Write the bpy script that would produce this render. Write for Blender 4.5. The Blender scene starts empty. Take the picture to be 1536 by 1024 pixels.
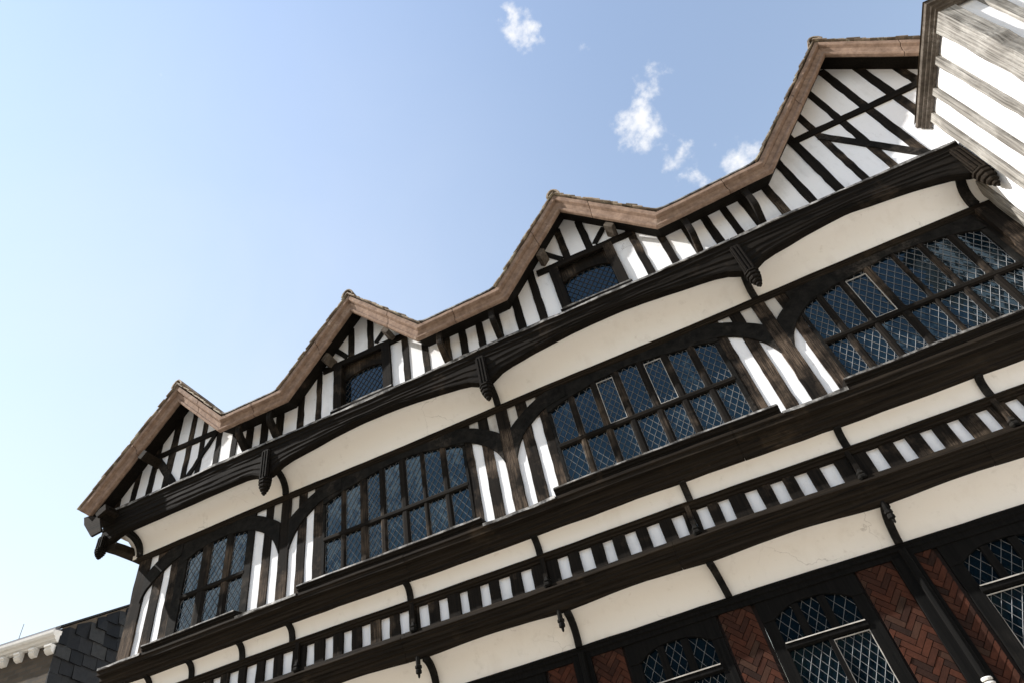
import bpy, math, random
from mathutils import Vector, Matrix, noise
random.seed(7)
R = random.Random(11)
S = 5.5          # metres per facade unit (distance from the camera to the first-floor wall)
EYE = 1.6
scene = bpy.context.scene
COL = scene.collection

# ------------------------------------------------------------------ helpers
def sag(z):
    pts = [(-0.3, -0.012), (0.33, -0.017), (0.50, -0.019), (0.585, -0.008), (0.69, -0.004), (0.83, 0.0), (2.0, 0.0)]
    for (a, sa), (b, sb) in zip(pts, pts[1:]):
        if a <= z <= b:
            return sa + (sb - sa) * (z - a) / (b - a)
    return 0.0

WARP = True
def conv(x, y, z):
    if WARP:
        z = z + sag(z) * x + 0.0012 * math.sin(x * 9.3 + z * 4.0)
    return Vector((x * S, y * S, z * S + EYE))

class MB:
    def __init__(self):
        self.v = []; self.f = []; self.sm = []
    def add(self, verts, faces, smooth=False, raw=False):
        o = len(self.v)
        for p in verts:
            self.v.append(Vector(p) if raw else conv(*p))
        for f in faces:
            self.f.append(tuple(i + o for i in f)); self.sm.append(smooth)
    def build(self, name, mat, parent=None, bevel=0.0, kind=None, label=None):
        me = bpy.data.meshes.new(name)
        me.from_pydata([tuple(v) for v in self.v], [], self.f)
        me.polygons.foreach_set('use_smooth', self.sm)
        if isinstance(mat, (list, tuple)):
            for m in mat: me.materials.append(m)
        else:
            me.materials.append(mat)
        me.update()
        o = bpy.data.objects.new(name, me); COL.objects.link(o)
        if parent is not None: o.parent = parent
        if bevel > 0:
            b = o.modifiers.new('bevel', 'BEVEL'); b.width = bevel; b.segments = 2; b.limit_method = 'ANGLE'; b.angle_limit = 0.7
        if kind: o['kind'] = kind
        if label: o['label'] = label
        return o

def box(mb, x0, x1, y0, y1, z0, z1):
    v = [(x, y, z) for x in (x0, x1) for y in (y0, y1) for z in (z0, z1)]
    mb.add(v, [(0, 1, 3, 2), (4, 6, 7, 5), (0, 4, 5, 1), (2, 3, 7, 6), (0, 2, 6, 4), (1, 5, 7, 3)])

def jit(a, s1, s2):
    n = noise.noise(Vector((s1 * 3.1, s2 * 1.7, 4.2)))
    return a * n * 2.0

def ring_sweep(mb, rings, closed_ring=True, caps=True, smooth=False):
    n = len(rings[0]); vs = [p for r in rings for p in r]; fs = []
    for i in range(len(rings) - 1):
        for j in range(n if closed_ring else n - 1):
            k = (j + 1) % n
            fs.append((i * n + j, i * n + k, (i + 1) * n + k, (i + 1) * n + j))
    if caps and closed_ring:
        fs.append(tuple(reversed(range(n)))); fs.append(tuple((len(rings) - 1) * n + j for j in range(n)))
    mb.add(vs, fs, smooth)

def beam(mb, p0, p1, hw, hd, amp=0.0008, seg=0.02, chamfer=0.0):
    """hand-hewn timber in a plane parallel to the facade: from p0 to p1 (x, z), half width hw, depth hd = (y0, y1)"""
    (x0, z0), (x1, z1) = p0, p1
    L = math.hypot(x1 - x0, z1 - z0); n = max(2, int(L / seg) + 1)
    dx, dz = (x1 - x0) / L, (z1 - z0) / L; nx, nz = -dz, dx
    sd = R.random() * 100; rings = []
    for i in range(n + 1):
        t = i / n; cx, cz = x0 + (x1 - x0) * t, z0 + (z1 - z0) * t
        a = hw + jit(amp, sd, t * L * 40); b = hw + jit(amp, sd + 9, t * L * 40)
        yf = hd[0] + jit(amp * .7, sd + 20, t * L * 30)
        rings.append([(cx + nx * a, yf, cz + nz * a), (cx + nx * a, hd[1], cz + nz * a), (cx - nx * b, hd[1], cz - nz * b), (cx - nx * b, yf, cz - nz * b)])
    ring_sweep(mb, rings)

def prof_x(mb, prof, x0, x1, seg=0.03, amp=0.0005, smooth=False, closed=True):
    """profile [(y, z)] swept along x; prof may be a function of x"""
    n = max(1, int(abs(x1 - x0) / seg)); sd = R.random() * 50; rings = []
    for i in range(n + 1):
        x = x0 + (x1 - x0) * i / n
        p = prof(x) if callable(prof) else prof
        rings.append([(x, y + jit(amp, sd + k * .2, x * 12), z + jit(amp, sd + 7 + k * .2, x * 12)) for k, (y, z) in enumerate(p)])
    ring_sweep(mb, rings, closed_ring=closed, caps=closed, smooth=smooth)

def slab_xz(mb, pts, y0, y1):
    """polygon in the facade plane with thickness"""
    n = len(pts)
    mb.add([(x, y0, z) for x, z in pts] + [(x, y1, z) for x, z in pts],
           [tuple(range(n)), tuple(reversed(range(n, 2 * n)))] + [(i, i + n, (i + 1) % n + n, (i + 1) % n) for i in range(n)])

def band_xz(mb, up, lo, y0, y1):
    """strip between two polylines (upper, lower) of equal length, with thickness"""
    rings = [[(a[0], y0, a[1]), (a[0], y1, a[1]), (b[0], y1, b[1]), (b[0], y0, b[1])] for a, b in zip(up, lo)]
    ring_sweep(mb, rings)

def lerp_table(tab, x):
    if x <= tab[0][0]: return tab[0][1]
    for (a, va), (b, vb) in zip(tab, tab[1:]):
        if x <= b: return va + (vb - va) * (x - a) / (b - a)
    return tab[-1][1]

def smooth_poly(pts, n):
    """Catmull-Rom through points"""
    out = []
    P = [pts[0]] + list(pts) + [pts[-1]]
    for i in range(1, len(P) - 2):
        for k in range(n):
            t = k / n
            q = []
            for d in range(len(pts[0])):
                a, b, c, e = P[i - 1][d], P[i][d], P[i + 1][d], P[i + 2][d]
                q.append(.5 * (2 * b + (c - a) * t + (2 * a - 5 * b + 4 * c - e) * t * t + (3 * b - a - 3 * c + e) * t ** 3))
            out.append(tuple(q))
    out.append(tuple(pts[-1]))
    return out

def empty(name, loc):
    o = bpy.data.objects.new(name, None); COL.objects.link(o); o.empty_display_size = .2
    return o

# ------------------------------------------------------------------ materials
def newmat(name):
    m = bpy.data.materials.new(name); m.use_nodes = True
    nt = m.node_tree; b = nt.nodes['Principled BSDF']
    return m, nt, b
def node(nt, t, **kw):
    n = nt.nodes.new(t)
    for k, v in kw.items(): setattr(n, k, v)
    return n
def coords(nt, scale):
    tc = node(nt, 'ShaderNodeTexCoord'); mp = node(nt, 'ShaderNodeMapping'); mp.inputs['Scale'].default_value = scale
    nt.links.new(tc.outputs['Object'], mp.inputs['Vector']); return mp.outputs['Vector']
def noise_n(nt, vec, scale, detail=6, rough=.6):
    n = node(nt, 'ShaderNodeTexNoise'); n.inputs['Scale'].default_value = scale; n.inputs['Detail'].default_value = detail; n.inputs['Roughness'].default_value = rough
    nt.links.new(vec, n.inputs['Vector']); return n.outputs['Fac']
def ramp(nt, fac, stops):
    r = node(nt, 'ShaderNodeValToRGB'); e = r.color_ramp.elements
    e[0].position, e[0].color = stops[0][0], stops[0][1] + (1,)
    e[1].position, e[1].color = stops[-1][0], stops[-1][1] + (1,)
    for p, c in stops[1:-1]:
        k = e.new(p); k.color = c + (1,)
    nt.links.new(fac, r.inputs['Fac']); return r.outputs['Color']
def mix(nt, fac, a, b, mode='MIX'):
    m = node(nt, 'ShaderNodeMix', data_type='RGBA', blend_type=mode)
    for s, v in ((m.inputs[0], fac), (m.inputs[6], a), (m.inputs[7], b)):
        if hasattr(v, 'links') or hasattr(v, 'is_linked'): nt.links.new(v, s)
        elif isinstance(v, (int, float)): s.default_value = v
        else: s.default_value = tuple(v) + (1,)
    return m.outputs[2]
def bump(nt, b, h, strength, dist=.01):
    k = node(nt, 'ShaderNodeBump'); k.inputs['Strength'].default_value = strength; k.inputs['Distance'].default_value = dist
    nt.links.new(h, k.inputs['Height']); nt.links.new(k.outputs['Normal'], b.inputs['Normal'])
def island_rand(nt):
    g = node(nt, 'ShaderNodeNewGeometry'); return g.outputs['Random Per Island']

def timber_mat(name, axis, dark, mid, worn, worn_at=.62):
    m, nt, b = newmat(name)
    sc = {'x': (1.3, 48, 48), 'z': (48, 48, 1.3), 'g': (12, 12, 12)}[axis]
    v = coords(nt, sc); v0 = coords(nt, (1, 1, 1))
    n1 = noise_n(nt, v, 1.1, 8, .72); n2 = noise_n(nt, v, 2.6, 8, .8); n3 = noise_n(nt, v0, 1.6, 5, .65)
    c1 = ramp(nt, n1, [(.35, dark), (.66, mid)])
    w = ramp(nt, n3, [(worn_at, (0, 0, 0)), (worn_at + .14, (1, 1, 1))])
    ws = ramp(nt, n2, [(.42, (0, 0, 0)), (.6, (1, 1, 1))])
    mm = node(nt, 'ShaderNodeMath', operation='MULTIPLY'); nt.links.new(w, mm.inputs[0]); nt.links.new(ws, mm.inputs[1])
    c = mix(nt, mm.outputs[0], c1, worn)
    nt.links.new(c, b.inputs['Base Color'])
    b.inputs['Roughness'].default_value = .85; b.inputs['Specular IOR Level'].default_value = .08
    bump(nt, b, n2, .45, .006)
    return m

M = {}
BLK, MID, WORN = (.004, .0036, .0031), (.014, .0110, .0082), (.085, .062, .044)
M['tx'] = timber_mat('dark oak along', 'x', BLK, MID, WORN)
M['tz'] = timber_mat('dark oak upright', 'z', (.0045, .0041, .0037), (.016, .0128, .010), (.13, .096, .068), .52)
M['tpier'] = timber_mat('weathered upright oak', 'z', (.0045, .004, .0036), (.017, .0135, .0105), (.15, .11, .08), .46)
M['tg'] = timber_mat('dark oak curved', 'g', (.004, .004, .0038), (.016, .0147, .013), (.07, .058, .047), .54)
M['tbrown'] = timber_mat('moulded oak', 'x', (.0055, .0045, .0036), (.026, .0195, .0135), (.075, .053, .033), .60)
M['silver'] = timber_mat('silvered oak', 'z', (.06, .054, .046), (.34, .32, .29), (.48, .46, .42), .48)
M['tshade'] = timber_mat('shade darkened oak', 'z', (.0025, .0025, .0025), (.008, .0075, .007), (.032, .028, .024), .60)  # darker oak copy: deep ground-floor shade put into the base colour
M['wornoak'] = timber_mat('worn oak', 'g', (.05, .04, .032), (.13, .11, .09), (.25, .22, .19), .5)
M['fascia'] = timber_mat('brown fascia paint', 'g', (.17, .115, .086), (.30, .212, .160), (.46, .37, .30), .6)

def plaster(name, base, stain, amt, bumpy=.12):
    m, nt, b = newmat(name)
    v = coords(nt, (1, 1, 1)); vs = coords(nt, (5, 5, .6))
    n1 = noise_n(nt, v, 2.5, 6, .6); n2 = noise_n(nt, vs, 1.6, 5, .6); n3 = noise_n(nt, v, 45, 4, .6)
    mm = node(nt, 'ShaderNodeMath', operation='MULTIPLY'); nt.links.new(n1, mm.inputs[0]); nt.links.new(n2, mm.inputs[1])
    f = ramp(nt, mm.outputs[0], [(.27, (0, 0, 0)), (.54, (amt, amt, amt))])
    c = mix(nt, f, base, stain)
    sp = ramp(nt, noise_n(nt, v, 14, 3, .5), [(.70, (0, 0, 0)), (.76, (.35, .35, .35))])
    c = mix(nt, sp, c, stain)
    if name.startswith('cream') or name.startswith('white'):
        vo = node(nt, 'ShaderNodeTexVoronoi', feature='DISTANCE_TO_EDGE'); vo.inputs['Scale'].default_value = 1.15
        wn = node(nt, 'ShaderNodeTexNoise'); wn.inputs['Scale'].default_value = 3.5; wn.inputs['Detail'].default_value = 6; nt.links.new(v, wn.inputs['Vector'])
        nt.links.new(mix(nt, .22, v, wn.outputs['Color'], 'LINEAR_LIGHT'), vo.inputs['Vector'])
        ck = ramp(nt, vo.outputs['Distance'], [(.0, (1, 1, 1)), (.0045, (0, 0, 0))])
        gt = ramp(nt, noise_n(nt, v, .9, 3, .5), [(.56, (0, 0, 0)), (.68, (.5, .5, .5))])
        cm = node(nt, 'ShaderNodeMath', operation='MULTIPLY'); nt.links.new(ck, cm.inputs[0]); nt.links.new(gt, cm.inputs[1])
        c = mix(nt, cm.outputs[0], c, (.16, .13, .10))
        dn = ramp(nt, noise_n(nt, v, 7, 6, .7), [(.58, (0, 0, 0)), (.74, (.32, .32, .32))])
        c = mix(nt, dn, c, (.50, .46, .40) if name.startswith('cream') else (.56, .55, .54))
    nt.links.new(c, b.inputs['Base Color']); b.inputs['Roughness'].default_value = .85; b.inputs['Specular IOR Level'].default_value = .2
    bump(nt, b, n3, bumpy, .01)
    return m
M['white'] = plaster('white limewash', (.84, .84, .85), (.55, .54, .53), .8, .25)
M['cream'] = plaster('cream limewash', (.82, .785, .73), (.62, .56, .49), .4, .06)
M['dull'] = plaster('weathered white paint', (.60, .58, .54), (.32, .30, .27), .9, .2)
M['rough'] = plaster('weathered limewash', (.50, .48, .45), (.20, .18, .16), 1.0, .5)

m, nt, b = newmat('window glass'); M['glass'] = m
b.inputs['Base Color'].default_value = (.002, .006, .010, 1); b.inputs['Specular Tint'].default_value = (.34, .58, .78, 1); b.inputs['Roughness'].default_value = .04; b.inputs['IOR'].default_value = 1.56
bump(nt, b, noise_n(nt, coords(nt, (1, 1, 1)), 22, 2, .5), .10, .004)
m, nt, b = newmat('window lead'); M['lead'] = m
nt.links.new(ramp(nt, noise_n(nt, coords(nt, (1, 1, 1)), 25), [(.35, (.11, .115, .12)), (.65, (.20, .205, .21))]), b.inputs['Base Color']); b.inputs['Roughness'].default_value = .55
m, nt, b = newmat('dark window lead'); M['dlead'] = m; b.inputs['Base Color'].default_value = (.02, .02, .022, 1); b.inputs['Roughness'].default_value = .6
m, nt, b = newmat('gutter lead and pale edges'); M['lead_edge'] = m
nt.links.new(ramp(nt, noise_n(nt, coords(nt, (1, 1, 1)), 9, 6, .7), [(.40, (.03, .027, .024)), (.58, (.26, .25, .235)), (.74, (.6, .58, .56))]), b.inputs['Base Color']); b.inputs['Roughness'].default_value = .8  # real lead on the gutters; on beam edges, white paint and sunlight as colour
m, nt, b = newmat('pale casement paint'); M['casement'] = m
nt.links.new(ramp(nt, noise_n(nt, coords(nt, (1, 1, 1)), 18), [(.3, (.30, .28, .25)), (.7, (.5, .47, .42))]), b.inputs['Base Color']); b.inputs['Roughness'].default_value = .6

def tile_mat(name, stops, lichen=None, rough=.85, spec=.3):
    m, nt, b = newmat(name)
    c = ramp(nt, island_rand(nt), stops)
    n = noise_n(nt, coords(nt, (1, 1, 1)), 12, 6, .7)
    c = mix(nt, .35, c, ramp(nt, n, [(.3, (.05, .05, .05)), (.7, (.9, .9, .9))]), 'OVERLAY')
    if lichen:
        l = ramp(nt, noise_n(nt, coords(nt, (1, 1, 1)), 5, 7, .7), [(.52, (0, 0, 0)), (.62, (.9, .9, .9))])
        c = mix(nt, l, c, lichen)
    nt.links.new(c, b.inputs['Base Color']); b.inputs['Roughness'].default_value = rough; b.inputs['Specular IOR Level'].default_value = spec
    bump(nt, b, n, .4, .01); return m
M['tile'] = tile_mat('old clay roof tiles', [(0, (.10, .08, .06)), (.5, (.20, .155, .115)), (1, (.30, .24, .18))], (.40, .36, .27))
M['slate'] = tile_mat('hung slates', [(0, (.004, .0045, .0055)), (.5, (.011, .0115, .0125)), (1, (.03, .030, .029))], None, .55, .12)
M['brick'] = tile_mat('herringbone bricks', [(0, (.016, .0075, .005)), (.3, (.034, .0115, .0062)), (.75, (.056, .0175, .0088)), (1, (.034, .018, .0115))], None, .9, .2)
m, nt, b = newmat('dark mortar'); M['mortar'] = m; b.inputs['Base Color'].default_value = (.020, .0115, .0085, 1); b.inputs['Roughness'].default_value = .95
m, nt, b = newmat('stock brickwork'); M['stock'] = m
br = node(nt, 'ShaderNodeTexBrick'); br.inputs['Scale'].default_value = 1.0
br.inputs['Brick Width'].default_value = .225; br.inputs['Row Height'].default_value = .075; br.inputs['Mortar Size'].default_value = .008
br.inputs['Color1'].default_value = (.045, .034, .022, 1); br.inputs['Color2'].default_value = (.075, .055, .036, 1); br.inputs['Mortar'].default_value = (.05, .043, .035, 1)
tc = node(nt, 'ShaderNodeTexCoord'); sx = node(nt, 'ShaderNodeSeparateXYZ'); cx = node(nt, 'ShaderNodeCombineXYZ')
nt.links.new(tc.outputs['Object'], sx.inputs[0]); nt.links.new(sx.outputs['X'], cx.inputs['X']); nt.links.new(sx.outputs['Z'], cx.inputs['Y']); nt.links.new(cx.outputs[0], br.inputs['Vector'])
nt.links.new(mix(nt, .3, br.outputs['Color'], ramp(nt, noise_n(nt, tc.outputs['Object'], 4), [(.3, (.2, .2, .2)), (.7, (.8, .8, .8))]), 'OVERLAY'), b.inputs['Base Color']); b.inputs['Roughness'].default_value = .9
m, nt, b = newmat('stone paving'); M['ground'] = m
v = coords(nt, (1, 1, 1))
br = node(nt, 'ShaderNodeTexBrick'); br.inputs['Scale'].default_value = 1.0; br.inputs['Brick Width'].default_value = .9; br.inputs['Row Height'].default_value = .6; br.inputs['Mortar Size'].default_value = .01
br.inputs['Color1'].default_value = (.32, .285, .235, 1); br.inputs['Color2'].default_value = (.275, .245, .20, 1); br.inputs['Mortar'].default_value = (.12, .10, .08, 1)
nt.links.new(v, br.inputs['Vector'])
nt.links.new(mix(nt, .3, br.outputs['Color'], ramp(nt, noise_n(nt, v, 1.5), [(.3, (.3, .3, .3)), (.7, (.7, .7, .7))]), 'OVERLAY'), b.inputs['Base Color']); b.inputs['Roughness'].default_value = .9
m, nt, b = newmat('grey metal'); M['metal'] = m; b.inputs['Base Color'].default_value = (.12, .12, .13, 1); b.inputs['Metallic'].default_value = .7; b.inputs['Roughness'].default_value = .5
m, nt, b = newmat('black room'); M['void'] = m; b.inputs['Base Color'].default_value = (.006, .006, .006, 1); b.inputs['Roughness'].default_value = .9

# ------------------------------------------------------------------ the house
house = empty('timber_framed_house', None)
house['label'] = 'black and white timber framed house with four steep gables and overhanging jettied storeys'
house['category'] = 'house'

YW = .937    # gable-storey plaster face
YR = .875    # lower lip of the bargeboards

# ---- eaves line: lower lip of bargeboards and gutters, left to right (x, z)
K = 1.0057
EAVE = [(-1.2505, .8905), (-1.0595, 1.131), (-.9135, .971), (-.7325, .9735), (-.566, 1.170), (-.4045, .979),
        (-.1915, .982), (-.0199, 1.183), (.1455, .993), (.391, 1.003), (.6452, 1.2875), (.935, .952)]
EAVE = [(x * 1.0217, z * 1.0217) for x, z in EAVE]
def eave_z(x):
    return lerp_table(EAVE, x)
def offset_line(line, n):
    out = []
    for i, p in enumerate(line):
        ds = []
        if i > 0: ds.append((p[0] - line[i - 1][0], p[1] - line[i - 1][1]))
        if i < len(line) - 1: ds.append((line[i + 1][0] - p[0], line[i + 1][1] - p[1]))
        ns = []
        for dx, dz in ds:
            l = math.hypot(dx, dz); ns.append((-dz / l, dx / l))
        if len(ns) == 2:
            bx, bz = ns[0][0] + ns[1][0], ns[0][1] + ns[1][1]; l = math.hypot(bx, bz); bx /= l; bz /= l
            c = bx * ns[0][0] + bz * ns[0][1]; out.append((p[0] + bx * n / c, p[1] + bz * n / c))
        else:
            out.append((p[0] + ns[0][0] * n, p[1] + ns[0][1] * n))
    return out

# moulded eaves board: (n outward, y)
EPROF = [(0.0, .8955), (0.0, .8885), (.0025, .886), (.006, .886), (.0075, .8885), (.011, .8875), (.0175, .8845), (.0182, .8865), (.0195, .883), (.0205, .879), (.022, .8775), (.0305, .8775), (.0315, .8855), (.0315, .904), (.010, .904)]
lines = [(offset_line(EAVE, n), y) for n, y in EPROF]
for i in range(len(EAVE) - 1):
    mb = MB(); a, bq = EAVE[i], EAVE[i + 1]
    L = math.hypot(bq[0] - a[0], bq[1] - a[1]); sd = R.random() * 40
    joint = R.uniform(.35, .65); g_ = .0007 / L; ns = max(3, int(L / .03)); rings = []
    cuts_ = [joint * k / ns for k in range(ns + 1)]; cuts_[-1] -= g_
    second = [joint + g_ + (1 - joint - g_) * k / ns for k in range(ns + 1)]
    for t in cuts_ + second:
        if t == second[0]:
            ring_sweep(mb, rings); rings = []
        w = math.sin(math.pi * t)
        rings.append([(l[i][0] + (l[i + 1][0] - l[i][0]) * t, y + w * jit(.0006, sd, t * L * 20), l[i][1] + (l[i + 1][1] - l[i][1]) * t + w * jit(.0008, sd + 5, t * L * 20)) for l, y in lines])
    ring_sweep(mb, rings)
    horiz = i in (2, 5, 8)
    mb.build('eaves_gutter' if horiz else 'bargeboard', M['fascia'], house, bevel=.003)
    # soffit back to the wall
    mb = MB()
    lo = offset_line(EAVE, .005); bk = offset_line(EAVE, .019); up = offset_line(EAVE, .024)
    p, q = lo[i], lo[i + 1]; pb, qb = bk[i], bk[i + 1]; pu, qu = up[i], up[i + 1]
    vs = [(p[0], .899, p[1]), (q[0], .899, q[1]), (qb[0], YW + .01, qb[1]), (pb[0], YW + .01, pb[1]), (pu[0], .899, pu[1]), (qu[0], .899, qu[1]), (qu[0], YW + .01, qu[1]), (pu[0], YW + .01, pu[1])]
    mb.add(vs, [(0, 1, 2, 3), (7, 6, 5, 4), (0, 4, 5, 1), (2, 6, 7, 3)])
    mb.build('soffit', M['tx'], house)
# lead lining on top of the gutters
for i in (2, 5, 8):
    l1 = offset_line(EAVE, .0325); mb = MB(); p, q = l1[i], l1[i + 1]
    n = 14; rings = []
    for k in range(n + 1):
        t = k / n; x = p[0] + (q[0] - p[0]) * t; z = p[1] + (q[1] - p[1]) * t
        e = .006 * (max(0, 1 - t * 9) ** 2 + max(0, 1 - (1 - t) * 9) ** 2)
        rings.append([(x, .8762, z + e), (x, .8762, z + .003 + e), (x, .90, z + .010 + e), (x, .90, z + .006 + e)])
    ring_sweep(mb, rings); mb.build('gutter_lead', M['lead_edge'], house)

# ---- roofs: tiled slopes with ragged verges
def tiles_on_slope(mb, a, bq, y0, y1, gauge, width, right):
    """a = eaves end, bq = ridge end of a rake line (x, z); tiles laid from the verge y0 back to y1"""
    L = math.hypot(bq[0] - a[0], bq[1] - a[1]); ux, uz = (bq[0] - a[0]) / L, (bq[1] - a[1]) / L
    nx, nz = (-uz, ux) if ux > 0 else (uz, -ux)
    n = int(L / gauge)
    for k in range(n + 1):
        s0 = k * gauge; s1 = min(L + .002, s0 + gauge * 1.5)
        cols = max(1, int((y1 - y0) / width))
        for c in range(cols):
            ya = y0 + c * width + (width * .5 if k % 2 and c else 0) + (R.uniform(-.0018, .0018) if c == 0 else .0)
            yb = y0 + (c + 1) * width + (width * .5 if k % 2 else 0) - .0006
            if c == 0: yb = y0 + width * (1.5 if k % 2 else 1) - .0006
            lift = .0010 + R.uniform(0, .0012); th = .0016 + R.uniform(0, .0006)
            dz = R.uniform(-.0008, .0008) - (.002 if c == 0 else 0) * R.random(); sl = s0 + R.uniform(-.003, .003)
            vs = []
            for (s, o) in ((sl, lift + th * 1.3), (sl, lift), (s1, .0), (s1, th)):
                for y in (ya, yb):
                    vs.append((a[0] + ux * s + nx * (o + dz), y, a[1] + uz * s + nz * (o + dz)))
            mb.add(vs, [(0, 2, 3, 1), (2, 4, 5, 3), (4, 6, 7, 5), (6, 0, 1, 7), (0, 6, 4, 2), (1, 3, 5, 7)])
top = offset_line(EAVE, .0345)
for g, (i0, i1, i2) in enumerate(((0, 1, 2), (3, 4, 5), (6, 7, 8), (9, 10, 11))):
    mb = MB()
    for (e, r) in ((i0, i1), (i2, i1)):
        tiles_on_slope(mb, top[e], top[r], .8735, 1.55, .0165, .03, e == i2)
    # ridge tiles
    ap = top[i1]; k = 0; y = .872
    while y < 1.5:
        rr = [(-.017, -.013), (-.013, -.002), (-.006, .0055), (0, .0075), (.006, .0055), (.013, -.002), (.017, -.013)]
        dz = R.uniform(0, .0015)
        ring_sweep(mb, [[(ap[0] + px, yy, ap[1] + pz + .003 + dz) for px, pz in rr + [(px * .8, pz - .003) for px, pz in reversed(rr)]] for yy in (y, y + .06)])
        y += .0605
    mb.build('roof', M['tile'], house)
mb = MB()   # main roof slope behind the gutters
prof_x(mb, [(.965, 1.116), (1.75, 1.80), (2.6, 1.05), (2.6, 1.03), (1.75, 1.77), (.965, 1.08)], -1.215, .93, seg=.3, amp=0)
for i in (2, 5, 8):
    prof_x(mb, [(.885, 1.024 - 1.0 + .5 * (EAVE[i][1] + EAVE[i + 1][1]) + .012), (.967, 1.118), (.967, 1.10), (.889, .5 * (EAVE[i][1] + EAVE[i + 1][1]) + .028)], EAVE[i][0], EAVE[i + 1][0], seg=.3, amp=0)
mb.build('main_roof', M['tile'], house)

# ---- windows
def leads(mb, x0, x1, z0, z1, zt, y, w, h, lw):
    """diagonal lead cames over one light"""
    cx, cz = (x0 + x1) / 2, z0
    for s in (-1, 1):
        # lines: (x - cx) / w * s + (z - cz) / h = k
        k0 = int(math.floor(-(x1 - x0) / w)) - 1; k1 = int((z1 - z0) / h + (x1 - x0) / w) + 2
        for k in range(k0, k1):
            ts = []
            n = 40
            pts = []
            for i in range(n + 1):
                x = x0 + (x1 - x0) * i / n
                z = cz + h * (k - s * (x - cx) / w)
                if z0 <= z <= min(z1, zt(x)): pts.append((x, z))
            if len(pts) < 2: continue
            (xa, za), (xb, zb) = pts[0], pts[-1]
            l = math.hypot(xb - xa, zb - za)
            if l < .002: continue
            nx, nz = -(zb - za) / l * lw, (xb - xa) / l * lw
            sl = (zb - za) / l
            mb.add([(xa + nx, y, za + nz), (xa - nx, y, za - nz), (xb - nx, y, zb - nz), (xb + nx, y, zb + nz), (xa, y - .0009, za), (xb, y - .0009, zb)], [(0, 4, 5, 3), (4, 1, 2, 5)])
def quarries(mb, x0, x1, z0, z1, zt, y, w, h, tilt):
    cx, cz = (x0 + x1) / 2, z0
    wob = (R.gauss(0, tilt), R.gauss(0, tilt))
    ni = int((x1 - x0) / w) + 2; nj = int((z1 - z0) / h) + 2
    for j in range(-1, 2 * nj + 2):
        for i in range(-ni, ni + 1):
            px = cx + (i + (.5 if j % 2 else 0)) * w
            pz = cz + j * h * .5
            if px < x0 - w * .45 or px > x1 + w * .45 or pz < z0 - h * .45 or pz > min(z1, zt(min(max(px, x0), x1))) + h * .45: continue
            tx, tz = R.gauss(0, tilt * .6) + wob[0], R.gauss(0, tilt * .6) + wob[1]
            mb.add([(px + a * w * .5, y + a * w * .5 * tx + c * h * .5 * tz, pz + c * h * .5) for a, c in ((0, -1), (1, 0), (0, 1), (-1, 0))], [(0, 1, 2, 3)])
def room(mb, x0, x1, z0, z1, y, depth):
    v = [(x, yy, z) for x in (x0, x1) for yy in (y, y + depth) for z in (z0, z1)]
    mb.add(v, [(0, 1, 3, 2), (4, 6, 7, 5), (0, 4, 6, 2)[::-1], (1, 5, 7, 3), (2, 3, 7, 6)])
# ---- gable-storey wall: plaster sheet following the eaves
mb = MB()
xs = sorted(set([-1.255, .93] + [p[0] for p in EAVE[1:-1]] + [-1.2 + .05 * i for i in range(43)]))
xs = [x for x in xs if -1.256 < x < .931]
openings = [(-.640, -.515, .944, 1.086), (-.081, .042, .944, 1.086)]
def wall_sheet(mb, xs, zlo, zhi, y, ops, back):
    for x0, x1 in zip(xs, xs[1:]):
        mb.add([(x0, y, zlo), (x1, y, zlo), (x1, y, zhi(x1)), (x0, y, zhi(x0))], [(0, 1, 2, 3)])
xs2 = sorted(set(xs + [o[0] for o in openings] + [o[1] for o in openings]))
for x0, x1 in zip(xs2, xs2[1:]):
    xm = (x0 + x1) / 2
    op = [o for o in openings if o[0] < xm < o[1]]
    t0, t1 = eave_z(x0) + .036, eave_z(x1) + .036
    if op:
        o = op[0]
        mb.add([(x0, YW, .905), (x1, YW, .905), (x1, YW, o[2]), (x0, YW, o[2])], [(0, 1, 2, 3)])
        mb.add([(x0, YW, o[3]), (x1, YW, o[3]), (x1, YW, t1), (x0, YW, t0)], [(0, 1, 2, 3)])
    else:
        mb.add([(x0, YW, .905), (x1, YW, .905), (x1, YW, t1), (x0, YW, t0)], [(0, 1, 2, 3)])
mb.build('gable_plaster', M['white'], house)

# gable-storey studs: (x0, x1[, z0, z1])
whites = [(-1.2511, -1.2216), (-1.2046, -1.1742), (-1.1573, -1.1285), (-1.1077, -1.0745), (-1.0597, -1.0339), (-1.0195, -.9844), (-.9682, -.9359), (-.9199, -.8946),
          (-.8741, -.853), (-.8321, -.8112), (-.79, -.7518), (-.7345, -.7026), (-.6878, -.6542), (-.5036, -.4727), (-.4567, -.4236), (-.408, -.3733), (-.3543, -.3319), (-.3141, -.2891), (-.2728, -.2472),
          (-.2302, -.1969), (-.1783, -.1464), (-.1288, -.1), (.0588, .0934), (.1101, .1467), (.1627, .198), (.2138, .2416), (.2586, .2847), (.3, .3256), (.3464, .3777), (.3952, .4309), (.4475, .4832), (.5013, .535)]
gaps = [(a[1], b[0]) for a, b in zip(whites, whites[1:])]
gaps = [g for g in gaps if g[1] - g[0] < .06] + [(-1.2725, -1.2511), (.5483 - .0133, .5495), (.5895, .605), (.6455, .664), (.7035, .722), (.758, .776)]
for x0, x1 in gaps:
    mb = MB(); xm = (x0 + x1) / 2
    zt = max(eave_z(x0), eave_z(x1)) + .024
    beam(mb, (xm, .905), (xm, zt), (x1 - x0) / 2, (.9350 + R.uniform(-.0006, .0006), .9385))
    mb.build('stud', M['tz'], house, bevel=.004)
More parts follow.
